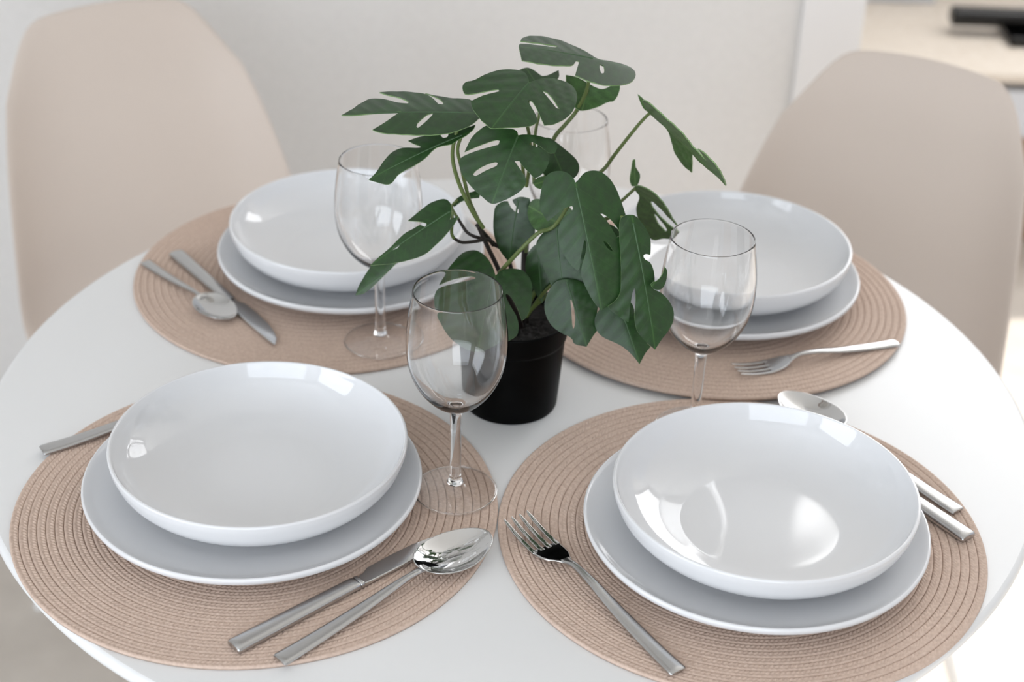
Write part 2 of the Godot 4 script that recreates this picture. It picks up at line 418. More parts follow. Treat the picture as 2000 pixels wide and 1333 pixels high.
		"holes": [[1113.5, 585.6, 1117.8, 587.5, 1122.9, 618.7, 1121.7, 644.5, 1118.2, 640.2, 1115.9, 610.9]]},
	{"base": Vector2(1087, 447.1), "tip": Vector2(1098.7, 559.4), "z": 0.035, "normal": Vector3(-0.151, 0.352, 0.924), "fold": 0.14, "droop": 0.1,
		"outline": [1047.2, 476.3, 1052.7, 464.6, 1063.6, 452.9, 1083.1, 439.2, 1110.4, 437.3, 1149.4, 435.3, 1188.4, 439.2, 1211.8, 458.8, 1215.7, 493.9, 1204, 525.1, 1180.6, 548.5, 1161.1, 558.2, 1140.1, 561, 1110.4, 557.1, 1077.2, 561, 1069.4, 540.7, 1057.7, 513.4, 1048, 488],
		"holes": []},
	{"base": Vector2(1051.9, 482.2), "tip": Vector2(1058.9, 591.4), "z": 0.02, "normal": Vector3(-0.301, 0.201, 0.932), "fold": 0.14, "droop": 0.1,
		"outline": [1048, 478.3, 1063.6, 482.2, 1073.3, 513.4, 1077.2, 548.5, 1072.2, 564.1, 1064.4, 577.8, 1058.9, 592.2, 1044.1, 568, 1032.4, 544.6, 1026.5, 521.2, 1030.4, 497.8, 1040.2, 482.9],
		"holes": []},
	{"base": Vector2(1012.9, 388.5), "tip": Vector2(993.3, 511.4), "z": -0.004, "normal": Vector3(-0.12, 0.25, 0.961), "fold": 0.14, "droop": 0.1,
		"outline": [964.1, 423.6, 968, 404.1, 981.6, 394.4, 991.8, 393.2, 997.2, 404.1, 1007, 413.9, 1016, 417.4, 1013.6, 410, 1003.1, 396.3, 1001.2, 390.5, 1016.8, 384.6, 1034.3, 388.5, 1040.2, 415.8, 1044.8, 454.9, 1026.5, 478.3, 1009, 493.9, 993.3, 511.4, 974.6, 486.1, 964.5, 454.9],
		"holes": []},
	{"base": Vector2(1087, 435.3), "tip": Vector2(1034.3, 404.1), "z": 0.015, "normal": Vector3(0.2, -0.501, -0.842), "fold": 0.12, "droop": 0.05,
		"outline": [1030.4, 413.9, 1034.3, 398.3, 1042.1, 390.5, 1053.8, 388.5, 1059.7, 404.1, 1069.4, 419.7, 1083.1, 413.9, 1114.3, 406.1, 1120.2, 413.9, 1090.9, 439.2, 1071.4, 447.1, 1055.8, 452.1, 1044.1, 447.1, 1033.1, 429.5],
		"holes": []},
	{"base": Vector2(1069.4, 353.4), "tip": Vector2(1042.1, 361.2), "z": 0.03, "normal": Vector3(0.301, -0.501, -0.812), "fold": 0.1, "droop": 0.05,
		"outline": [1041.3, 357.3, 1051.9, 346.4, 1071.4, 343.3, 1073.3, 353.4, 1063.6, 363.2, 1055.8, 369.8, 1046, 365.9],
		"holes": []},
	{"base": Vector2(881.9, 411.8), "tip": Vector2(723.5, 519), "z": 0.035, "normal": Vector3(-0.35, 0.72, 0.6), "fold": 0.1, "droop": 0.06,
		"outline": [797.1, 432, 818.1, 413.9, 839.1, 397.1, 860.1, 388.7, 872.7, 390, 880.3, 399.2, 881.9, 413.9, 879, 429.9, 894.5, 421.5, 885.3, 439.2, 868.5, 460.2, 847.5, 481.2, 826.5, 498, 797.1, 508.5, 763.4, 515.6, 723.5, 519, 742.4, 502.2, 763.4, 485.4, 788.7, 460.2, 809.7, 447.6, 822.3, 441.3, 830.7, 446.3, 835.3, 442.5, 832.8, 437.1, 818.1, 433.7],
		"holes": [[764.3, 491.3, 772.7, 482.4, 783.6, 479.5, 781.1, 484.5, 772.7, 488.7]]},
	{"base": Vector2(776.1, 514.8), "tip": Vector2(695.4, 576.6), "z": 0.03, "normal": Vector3(-0.5, 0.45, 0.74), "fold": 0.15, "droop": 0.05,
		"outline": [727.7, 516.9, 750.8, 508.5, 776.1, 509.7, 771.8, 516.9, 750.8, 538.7, 729.8, 558.9, 708.8, 574.5, 695, 577, 700.4, 561, 713, 537.9],
		"holes": []},
	{"base": Vector2(968, 538.7), "tip": Vector2(934.8, 689), "z": 0.045, "normal": Vector3(-0.15, 0.719, 0.679), "fold": 0.12, "droop": 0.12,
		"outline": [968, 538.7, 962.1, 521.2, 950.4, 501.7, 934.8, 488, 919.2, 484.1, 899.7, 490, 882.1, 509.5, 870.4, 525.1, 854.8, 553.6, 884.1, 542.6, 915.3, 536.8, 929, 538.7, 927, 543.8, 899.7, 550.4, 860.7, 558.2, 848.2, 568, 845.1, 587.5, 852.9, 618.7, 872.4, 653.8, 899.7, 677.2, 932.9, 689.7, 962.1, 681.2, 993.3, 665.5, 1009, 653.8, 1012.5, 638.2, 1009, 618.7, 997.2, 599.2, 987.9, 579.7, 988.7, 572.7, 997.2, 579.7, 1009, 599.2, 1018.7, 626.5, 1028.5, 616.8, 1036.3, 595.3, 1038.6, 564.1, 1034.3, 542.6, 1020.7, 527, 1001.2, 523.1, 981.6, 527],
		"holes": []},
	{"base": Vector2(883.2, 401.3), "tip": Vector2(937.8, 380.3), "z": 0.0, "normal": Vector3(-0.201, 0.602, 0.773), "fold": 0.2, "droop": 0.05,
		"outline": [883.6, 399.2, 891.6, 388.7, 904.2, 381.2, 918.9, 376.1, 931.5, 372.8, 937.8, 378.2, 935.7, 387.1, 918.9, 388.7, 900, 395, 887.4, 404.7],
		"holes": []},
]

const STEMS := [
	{"kind": "stalk", "r": [0.0021, 0.0018], "path": [1010.9, 632.4, 0.005, 993.3, 579.7, 0.01, 973.8, 527, 0.012, 952.4, 482.2, 0.015, 934.8, 443.1, 0.018]},
	{"kind": "petiole", "r": [0.0018, 0.0014], "path": [944.1, 445.5, 0.018, 923.1, 413.9, 0.02, 902.1, 371.9, 0.022, 888.7, 334.1, 0.025, 883.6, 300.5, 0.027, 888.7, 269, 0.028, 894.5, 250.1, 0.028, 902.1, 224.9, 0.026]},
	{"kind": "stalk", "r": [0.002, 0.0016], "path": [1014.8, 632.4, 0, 993.3, 505.6, 0, 962.1, 474.4, 0.005, 930.9, 439.2, 0.01]},
	{"kind": "petiole", "r": [0.0016, 0.0013], "path": [939.9, 441.3, 0.01, 918.9, 397.1, 0.015, 908.4, 359.3, 0.018, 900.8, 325.7, 0.022, 893.7, 292.1, 0.027, 902.1, 264.8, 0.03]},
	{"kind": "stalk", "r": [0.0015, 0.0013], "path": [963, 479.1, 0.006, 952.5, 468.6, 0.015, 927.3, 471.9, 0.022, 902.1, 473.6, 0.03, 886.1, 465.2, 0.034]},
	{"kind": "petiole", "r": [0.0014, 0.0012], "path": [886.1, 465.2, 0.034, 881.9, 453.9, 0.036, 883.6, 430.8, 0.037, 882.4, 413.9, 0.035]},
	{"kind": "stalk", "r": [0.0015, 0.0013], "path": [944.1, 466.5, 0.01, 927.3, 462.3, 0.012, 912.6, 453.9, 0.012, 902.1, 439.2, 0.01, 895.8, 428.7, 0.006]},
	{"kind": "petiole", "r": [0.0014, 0.0011], "path": [895.8, 428.7, 0.006, 887.4, 416.1, 0.003, 882.4, 403.4, 0, 893.7, 390.8, 0]},
	{"kind": "petiole", "r": [0.0019, 0.0014], "path": [975.8, 532.9, 0.03, 993.3, 513.4, 0.035, 1020.7, 484.1, 0.04, 1051.9, 454.9, 0.038, 1083.1, 441.2, 0.036, 1118.2, 388.5, 0.045, 1126, 372.9, 0.056]},
	{"kind": "stalk", "r": [0.0024, 0.0016], "path": [1018.7, 638.2, 0.008, 1001.2, 595.3, 0.02, 985.5, 568, 0.03, 969.9, 540.7, 0.043]},
	{"kind": "stalk", "r": [0.0038, 0.0026], "path": [1024.6, 642.1, -0.005, 1026.5, 583.6, -0.008, 1024.6, 517.3, -0.014, 1027.7, 458.8, -0.018, 1030.4, 423.6, -0.02]},
	{"kind": "petiole", "r": [0.0019, 0.0015], "path": [1063.9, 363.5, -0.015, 1070.2, 308.9, -0.02, 1082.8, 269, -0.025, 1103.8, 243.8, -0.028, 1123.9, 219.8, -0.03, 1139.5, 193.4, -0.032, 1147.9, 174.5, -0.034]},
	{"kind": "petiole", "r": [0.0016, 0.0013], "path": [1123.9, 219.8, -0.03, 1141.6, 187.1, -0.02, 1149.2, 161.8, -0.014, 1156.3, 124, -0.013]},
	{"kind": "petiole", "r": [0.0016, 0.0013], "path": [1028.2, 363.5, -0.015, 1035.7, 308.9, 0, 1033.2, 262.7, 0.01, 1029.4, 237.5, 0.02, 1032.4, 178.7, 0.034]},
	{"kind": "petiole", "r": [0.0015, 0.0012], "path": [1042.9, 359.3, -0.02, 1042.9, 292.1, -0.025, 1047.1, 250.1, -0.03, 1054.2, 216.5, -0.035, 1051.3, 170.3, -0.044]},
	{"kind": "petiole", "r": [0.0016, 0.0013], "path": [1023.9, 359.3, -0.005, 1019.7, 313.1, 0.02, 1013.9, 269, 0.043]},
	{"kind": "petiole", "r": [0.0018, 0.0013], "path": [1063.9, 376.1, -0.02, 1120.6, 363.5, -0.03, 1173.1, 336.2, -0.03, 1200.4, 302.6, -0.028, 1225.6, 270.3, -0.026, 1250.8, 239.6, -0.023, 1269.3, 220.7, -0.02]},
	{"kind": "petiole", "r": [0.0017, 0.0013], "path": [1063.9, 397.1, -0.02, 1133.2, 418.2, -0.02, 1183.6, 411.8, -0.022, 1210.9, 395, -0.022, 1241.6, 366.9, -0.02]},
	{"kind": "petiole", "r": [0.0018, 0.0014], "path": [1028.5, 603.1, 0, 1071.4, 525.1, 0.01, 1137.7, 454.9, 0.04, 1196.2, 423.6, 0.065, 1235.3, 432.2, 0.074]},
	{"kind": "petiole", "r": [0.0017, 0.0013], "path": [1030.4, 610.9, 0.01, 1079.2, 571.9, 0.03, 1137.7, 564.1, 0.05, 1204, 581.7, 0.059]},
	{"kind": "petiole", "r": [0.0016, 0.0013], "path": [1028.5, 618.7, 0.01, 1055.8, 579.7, 0.03, 1083.1, 552.4, 0.045, 1106.5, 550.4, 0.053]},
	{"kind": "petiole", "r": [0.0016, 0.0012], "path": [1030.4, 564.1, -0.005, 1051.9, 505.6, 0.01, 1071.4, 462.7, 0.025, 1087, 447.8, 0.034]},
	{"kind": "petiole", "r": [0.0015, 0.0012], "path": [1028.5, 583.6, 0, 1040.2, 532.9, 0.008, 1051.9, 482.9, 0.019]},
	{"kind": "petiole", "r": [0.0015, 0.0012], "path": [1027.7, 493.9, -0.012, 1022.6, 427.5, -0.02, 1012.9, 389.3, -0.025]},
	{"kind": "petiole", "r": [0.0015, 0.0012], "path": [1063.9, 376.1, -0.015, 1066, 325.7, -0.012, 1070.2, 276.1, -0.006]},
]

# ------------------------------------------------------------------ camera, sky, sun, window light
func set_view_and_light() -> void:
	var cam := Camera3D.new()
	cam.name = "camera"
	cam.transform = Transform3D(view_basis(), CAM)
	var lens := CameraAttributesPhysical.new()
	lens.frustum_focal_length = 12.0 / (666.5 / FOCAL)
	lens.frustum_focus_distance = 1.21
	lens.exposure_aperture = 5.0
	cam.attributes = lens
	cam.fov = rad_to_deg(2.0 * atan(666.5 / FOCAL))
	add_child(cam)
	cam.current = true

	var sky := ProceduralSkyMaterial.new()
	sky.sky_top_color = Color(0.78, 0.86, 1.0)
	sky.sky_horizon_color = Color(0.95, 0.96, 1.0)
	sky.ground_horizon_color = Color(0.72, 0.70, 0.66)
	sky.ground_bottom_color = Color(0.6, 0.58, 0.54)
	sky.energy_multiplier = 1.0
	var env := Environment.new()
	env.background_mode = Environment.BG_SKY
	env.sky = Sky.new()
	env.sky.sky_material = sky
	env.tonemap_mode = Environment.TONE_MAPPER_LINEAR
	env.tonemap_exposure = 0.525
	env.sdfgi_enabled = true
	env.ssao_enabled = true
	env.ssil_enabled = true
	var we := WorldEnvironment.new()
	we.name = "environment"
	we.environment = env
	add_child(we)

	# sun, from the right through the glass doors, falling on the floor short of the table
	var sun := DirectionalLight3D.new()
	sun.name = "sun"
	sun.light_energy = 4.5
	sun.light_color = Color(1.0, 0.985, 0.96)
	sun.light_angular_distance = 0.6
	sun.shadow_enabled = true
	add_child(sun)
	sun.look_at_from_position(Vector3(1.0, 0.84, -0.12), Vector3.ZERO)

	# daylight coming in through the wide window behind the bench
	var rear := AreaLight3D.new()
	rear.name = "daylight_rear_window"
	rear.area_size = Vector2(1.74, 1.45)
	rear.light_energy = 9.0
	rear.light_color = Color(1.0, 1.0, 1.0)
	rear.shadow_enabled = true
	rear.area_range = 12.0
	add_child(rear)
	rear.look_at_from_position(Vector3(1.57, 1.935, -2.31), Vector3(1.57, 1.935, 0.0))

	# daylight coming in through the glass doors on the right
	var doors := AreaLight3D.new()
	doors.name = "daylight_glass_doors"
	doors.area_size = Vector2(2.6, 2.0)
	doors.light_energy = 0.8
	doors.light_color = Color(0.99, 0.995, 1.0)
	doors.shadow_enabled = true
	doors.area_range = 12.0
	add_child(doors)
	doors.look_at_from_position(Vector3(2.58, 1.12, -0.37), Vector3(0.0, 1.12, -0.37))

	# daylight coming in through the window on the left
	var left := AreaLight3D.new()
	left.name = "daylight_left_window"
	left.area_size = Vector2(1.88, 1.48)
	left.light_energy = 7.8
	left.light_color = Color(0.95, 0.975, 1.0)
	left.shadow_enabled = true
	left.area_range = 12.0
	add_child(left)
	left.look_at_from_position(Vector3(-2.58, 1.5, 1.9), Vector3(0.0, 1.5, 1.9))

	# daylight coming in through the window behind the camera
	var win := AreaLight3D.new()
	win.name = "daylight_front_window"
	win.area_size = Vector2(2.44, 1.76)
	win.light_energy = 9.2
	win.light_color = Color(0.93, 0.965, 1.0)
	win.shadow_enabled = true
	win.area_range = 12.0
	add_child(win)
	win.look_at_from_position(Vector3(-0.6, 1.45, 2.97), Vector3(-0.6, 1.45, 0.0))

# ------------------------------------------------------------------ the room
func build_room() -> void:
	var f := structure("floor", "pale beige floor around the round table", "floor")
	slab("floor_slab", Vector3(-2.8, -0.1, -2.55), Vector3(2.8, 0.0, 3.2), M.floor, f)
	var c := structure("ceiling", "white ceiling over the dining corner", "ceiling")
	slab("ceiling_slab", Vector3(-2.8, 2.8, -2.55), Vector3(2.8, 2.9, 3.2), M.ceiling, c)
	var b := structure("wall_back", "pale grey wall behind the two far chairs", "wall")
	slab("wall_panel", Vector3(-2.6, 0, -1.24), Vector3(0.502, 2.8, -1.12), M.wall, b)
	var t := structure("trim_1", "white vertical casing at the end of the grey wall", "trim")
	piece("casing_board", block(Vector3(0.092, 2.8, 0.014), 0.003), M.trim, t, Vector3(0.459, 0, -1.113))
	var r := structure("wall_rear", "white wall with a wide window above the low bench", "wall")
	slab("wall_panel", Vector3(-2.6, 0, -2.45), Vector3(0.64, 2.8, -2.33), M.wall, r)
	slab("wall_panel", Vector3(2.5, 0, -2.45), Vector3(2.6, 2.8, -2.33), M.wall, r)
	slab("wall_panel", Vector3(0.64, 0, -2.45), Vector3(2.5, 1.15, -2.33), M.wall, r)
	slab("wall_panel", Vector3(0.64, 2.72, -2.45), Vector3(2.5, 2.8, -2.33), M.wall, r)
	var d := structure("window_1", "wide white window above the low bench", "window")
	for x in [0.64, 1.54, 2.44]:
		slab("mullion", Vector3(x, 1.15, -2.43), Vector3(x + 0.06, 2.72, -2.36), M.frame, d)
	for y in [1.15, 2.66]:
		slab("rail", Vector3(0.64, y, -2.43), Vector3(2.5, y + 0.06, -2.36), M.frame, d)
	for x in [0.70, 1.60]:
		slab("pane", Vector3(x, 1.21, -2.398), Vector3(x + 0.84, 2.66, -2.394), M.pane, d)
	var l := structure("wall_left", "white wall around the window on the left", "wall")
	slab("wall_panel", Vector3(-2.72, 0, -2.45), Vector3(-2.6, 2.8, 0.9), M.wall, l)
	slab("wall_panel", Vector3(-2.72, 0, 2.9), Vector3(-2.6, 2.8, 3.1), M.wall, l)
	slab("wall_panel", Vector3(-2.72, 0, 0.9), Vector3(-2.6, 0.7, 2.9), M.wall, l)
	slab("wall_panel", Vector3(-2.72, 2.3, 0.9), Vector3(-2.6, 2.8, 2.9), M.wall, l)
	var e := structure("window_4", "white-framed window in the left wall", "window")
	for z in [0.9, 1.87, 2.84]:
		slab("mullion", Vector3(-2.69, 0.7, z), Vector3(-2.62, 2.3, z + 0.06), M.frame, e)
	for y in [0.7, 2.24]:
		slab("rail", Vector3(-2.69, y, 0.9), Vector3(-2.62, y + 0.06, 2.9), M.frame, e)
	for z in [0.96, 1.93]:
		slab("pane", Vector3(-2.656, 0.76, z), Vector3(-2.652, 2.24, z + 0.91), M.pane, e)
	var w := structure("wall_right", "white wall around the sunny glass doors", "wall")
	slab("wall_panel", Vector3(2.6, 0, -2.45), Vector3(2.72, 2.8, -1.75), M.wall, w)
	slab("wall_panel", Vector3(2.6, 0, 1.0), Vector3(2.72, 2.8, 3.1), M.wall, w)
	slab("wall_panel", Vector3(2.6, 2.2, -1.75), Vector3(2.72, 2.8, 1.0), M.wall, w)
	slab("wall_panel", Vector3(2.6, 0, -1.75), Vector3(2.72, 0.05, 1.0), M.wall, w)
	var g := structure("window_3", "tall sunny glass doors with white frames", "window")
	for z in [-1.75, -0.405, 0.94]:
		slab("mullion", Vector3(2.62, 0.05, z), Vector3(2.69, 2.2, z + 0.06), M.frame, g)
	for y in [0.05, 2.14]:
		slab("rail", Vector3(2.62, y, -1.75), Vector3(2.69, y + 0.06, 1.0), M.frame, g)
	for z in [-1.69, -0.345]:
		slab("pane", Vector3(2.652, 0.11, z), Vector3(2.656, 2.14, z + 1.285), M.pane, g)
	# wall behind the camera with a wide window
	var k := structure("wall_front", "white wall with a wide window facing the table", "wall")
	slab("wall_panel", Vector3(-2.6, 0, 3.0), Vector3(-1.9, 2.8, 3.12), M.wall, k)
	slab("wall_panel", Vector3(0.7, 0, 3.0), Vector3(2.6, 2.8, 3.12), M.wall, k)
	slab("wall_panel", Vector3(-1.9, 0, 3.0), Vector3(0.7, 0.5, 3.12), M.wall, k)
	slab("wall_panel", Vector3(-1.9, 2.4, 3.0), Vector3(0.7, 2.8, 3.12), M.wall, k)
	var q := structure("window_2", "wide white-framed window facing the table", "window")
	for x in [-1.9, -0.63, 0.64]:
		slab("mullion", Vector3(x, 0.5, 3.02), Vector3(x + 0.06, 2.4, 3.09), M.frame, q)
	for y in [0.5, 2.34]:
		slab("rail", Vector3(-1.9, y, 3.02), Vector3(0.7, y + 0.06, 3.09), M.frame, q)
	for x in [-1.84, -0.57]:
		slab("pane", Vector3(x, 0.56, 3.052), Vector3(x + 1.21, 2.34, 3.056), M.pane, q)

func build_pendant() -> void:
	# hangs over the table, above the picture; the bowls and the spoon mirror its brown rim
	var t := thing("pendant_lamp", "brown dome pendant lamp with a white lining above the table", "lamp", Vector3(-0.30, 1.80, -0.35))
	var outer := [[0.20, 0.0], [0.199, 0.035], [0.185, 0.085], [0.15, 0.13], [0.10, 0.158], [0.03, 0.17], [0.0, 0.171]]
	var inner := [[0.0, 0.166], [0.03, 0.165], [0.097, 0.153], [0.146, 0.126], [0.18, 0.083], [0.194, 0.034], [0.195, 0.0], [0.20, 0.0]]
	piece("shade", lathe(smooth_profile(outer, 4) + inner, 96), M.brown, t)
	piece("lining", lathe(smooth_profile([[0.0, 0.1655], [0.03, 0.1645], [0.0965, 0.1525], [0.1455, 0.1255], [0.1793, 0.083], [0.1934, 0.034], [0.1940, 0.003]], 4) + [[0.1930, 0.003], [0.1922, 0.034], [0.178, 0.082], [0.1442, 0.124], [0.095, 0.151], [0.03, 0.163], [0.0, 0.164]], 96), M.ceiling, t)
	piece("cord", tube([Vector3(0, 0.17, 0), Vector3(0, 0.6, 0), Vector3(0, 1.0, 0)], [0.003, 0.003, 0.003], 8), M.ceiling, t)

func build_bench() -> void:
	var t := thing("media_bench", "low bench with a pale wooden top beyond the wall end", "bench", Vector3(1.45, 0, -2.06))
	piece("plinth", block(Vector3(1.9, 0.23, 0.46), 0.004), M.tan_wood, t, Vector3(0, 0, 0.01))
	for k in 2:
		piece("drawer_front", block(Vector3(0.946, 0.098, 0.46), 0.003), M.white_panel, t, Vector3(-0.475 + 0.95 * k, 0.231, 0.012))
	piece("core", block(Vector3(1.70, 0.018, 0.30), 0.002), M.tan_wood, t, Vector3(0, 0.3285, -0.07))   # set back: an open groove under the top
	piece("bench_top", block(Vector3(1.92, 0.02, 0.49), 0.003), M.pale_wood, t, Vector3(0, 0.346, 0.0))
	var d := thing("media_player", "glossy black device on the pale wooden bench top", "device", Vector3(1.08, 0.366, -2.045), -0.03)
	var arm := []
	for x in [0.0, 0.004, 0.012, 0.2, 0.37, 0.378, 0.382]:
		var e := 1.0 if x > 0.003 and x < 0.38 else 0.75
		var ring := []
		for p in rounded_rect(0.05 * e, 0.036 * e, 0.016 * e):
			ring.append(Vector3(x - 0.19, 0.036 + p.y, p.x))
		arm.append(ring)
	piece("body", loft(arm), M.gloss_black, d)
	piece("foot", block(Vector3(0.17, 0.02, 0.12), 0.006), M.gloss_black, d, Vector3(0.005, 0, 0.02))
	var boxy := thing("storage_box", "white box standing at the back of the bench", "box", Vector3(0.79, 0.366, -2.262))
	piece("body", block(Vector3(0.22, 0.16, 0.07), 0.004), M.white_panel, boxy)
	piece("lid", block(Vector3(0.226, 0.03, 0.076), 0.004), M.white_panel, boxy, Vector3(0, 0.16, 0))

# ------------------------------------------------------------------ chairs
const SHELL_Z := [0.235, 0.215, 0.12, 0.0, -0.09, -0.15, -0.185, -0.205, -0.232, -0.262, -0.29]
const SHELL_Y := [0.415, 0.442, 0.437, 0.425, 0.428, 0.45, 0.50, 0.57, 0.66, 0.745, 0.825]
const SHELL_W := [0.158, 0.167, 0.183, 0.190, 0.193, 0.195, 0.193, 0.185, 0.170, 0.149, 0.132]
const SHELL_WING := [0.0, 0.004, 0.015, 0.03, 0.045, 0.06, 0.066, 0.06, 0.045, 0.028, 0.012]

func along(table: Array, t: float) -> float:
	var x := clampf(t, 0.0, 1.0) * (table.size() - 1)
	var i := mini(int(x), table.size() - 2)
	return cubic_interpolate(table[i], table[i + 1], table[maxi(i - 1, 0)], table[mini(i + 2, table.size() - 1)], x - i)

func shell_point(u: float, v: float) -> Vector3:
	var a := absf(u)
	var cut := 0.035 * a * a + 0.085 * pow(maxf(0.0, a - 0.6) / 0.4, 2.6)
	var cut_low := 0.06 * pow(maxf(0.0, a - 0.6) / 0.4, 2.4)
	var t := lerpf(cut_low, 1.0 - cut, (v + 1.0) / 2.0)
	var z := along(SHELL_Z, t)
	var y := along(SHELL_Y, t)
	var dz := along(SHELL_Z, t + 0.02) - along(SHELL_Z, t - 0.02)
	var dy := along(SHELL_Y, t + 0.02) - along(SHELL_Y, t - 0.02)
	var n := Vector2(dy, -dz).normalized()          # up on the seat, forward on the back
	var wing := along(SHELL_WING, t) * (0.35 * a * a + 0.65 * pow(a, 5.0))
	return Vector3(u * along(SHELL_W, t), y + n.y * wing, z + n.x * wing)

func build_chairs() -> void:
	var t := thing("shell_chair", "beige moulded chair before the plain grey wall, beside small spoon and knife", "chair", Vector3.ZERO, 0.0, "beige shell chairs around the table")
	piece("seat_shell", thick_sheet(36, 60, 0.012, shell_point), M.shell, t)
	for s in [[-1, -1], [1, -1], [-1, 1], [1, 1]]:
		piece("leg", tube([Vector3(s[0] * 0.10, 0.405, s[1] * 0.09 - 0.01), Vector3(s[0] * 0.155, 0.2, s[1] * 0.145), Vector3(s[0] * 0.21, 0.0, s[1] * 0.20)], [0.013, 0.012, 0.009], 12), M.white_leg, t)
	for s in [-1, 1]:
		piece("crossbar", tube([Vector3(s * 0.125, 0.31, -0.115), Vector3(0, 0.315, 0), Vector3(-s * 0.125, 0.31, 0.115)], [0.006, 0.006, 0.006], 8), M.black_metal, t)
	piece("mounting_plate", block(Vector3(0.26, 0.012, 0.24), 0.004), M.black_metal, t, Vector3(0, 0.402, -0.01))
	t.position = Vector3(-0.371, 0, -0.501)
	t.rotation.y = deg_to_rad(31.9)
	another(t, "shell_chair", "beige moulded chair overlapping the white casing at the wall end", Vector3(0.337, 0, -0.392), deg_to_rad(-31))

# ------------------------------------------------------------------ table and mats
func build_table() -> void:
	var t := thing("round_table", "round white dining table on a central pedestal", "table")
	piece("table_top", lathe([[0.0, 0.721], [0.40, 0.721], [0.432, 0.7235], [0.4435, 0.7262], [0.4485, 0.7295], [0.45, 0.733], [0.4496, 0.7365], [0.4478, 0.7391], [0.4455, 0.74], [0.4455, 0.74], [0.0, 0.74]], 160), M.table, t)
	piece("pedestal", lathe(smooth_profile([[0.0, 0.02], [0.05, 0.03], [0.034, 0.12], [0.03, 0.38], [0.036, 0.6], [0.08, 0.7], [0.12, 0.7215], [0.0, 0.7215]], 5), 64), M.table, t)
	piece("foot", lathe([[0.0, 0.0], [0.27, 0.0], [0.275, 0.005], [0.272, 0.011], [0.2, 0.02], [0.1, 0.03], [0.05, 0.045], [0.0, 0.046]], 96), M.table, t)

func braid_ring(radius: float, half: float) -> ArrayMesh:
	var stitches := maxi(6, roundi(TAU * radius / 0.0036))
	var per := 4
	var segs := stitches * per
	var section := [-1.0, -0.93, -0.72, -0.4, -0.1, 0.1, 0.4, 0.72, 0.93, 1.0]
	var w := section.size() + 2
	var v := PackedVector3Array()
	var ix := PackedInt32Array()
	for k in segs:
		var a := TAU * k / segs
		var c := cos(a)
		var s := sin(a)
		for q in section:
			var phase := fposmod(float(k) / per + absf(q) * 0.75 + (0.5 if q > 0.0 else 0.0), 1.0)
			var bump := pow(sin(PI * phase), 0.7)
			var y := 0.0016 + 0.0019 * sqrt(maxf(0.0, 1.0 - pow(absf(q), 6.0))) * (0.45 + 0.55 * bump)
			if absf(q) < 0.2:
				y -= 0.00035
			var r: float = radius + half * q
			v.append(Vector3(c * r, y, s * r))
		v.append(Vector3(c * (radius + half * 0.9), 0.0, s * (radius + half * 0.9)))
		v.append(Vector3(c * (radius - half * 0.9), 0.0, s * (radius - half * 0.9)))
	for k in segs:
		var k2 := (k + 1) % segs
		for j in w:
			var j2 := (j + 1) % w
			ix.append_array([k * w + j, k * w + j2, k2 * w + j2, k * w + j, k2 * w + j2, k2 * w + j])
	return finish(v, ix)

func build_mats() -> void:
	var t := thing("placemat", "round braided beige placemat under the knife and spoon lying side by side", "placemat", Vector3(-0.1955, TOP, 0.1776), 0.0, "round braided placemats")
	var pitch := 0.0067
	var r := 0.188
	while r > 0.004:
		piece("braid_coil", braid_ring(r - pitch / 2, pitch * 0.5), M.straw, t)
		r -= pitch
	another(t, "placemat", "round braided beige placemat overlapped by its neighbour, lone fork lying before the plate", Vector3(0.1809, TOP, 0.1903), 0.7)
	another(t, "placemat", "round braided beige placemat with small spoon and pointed knife on it", Vector3(-0.1850, TOP, -0.2049), 1.9)
	var b := another(t, "placemat", "round braided beige placemat whose edge overlaps the next mat, short fork on it", Vector3(0.1912, TOP + 0.0018, -0.1812), 2.6)
	b.basis = Basis(Vector3.RIGHT, -0.0095) * Basis(Vector3.UP, 2.6)

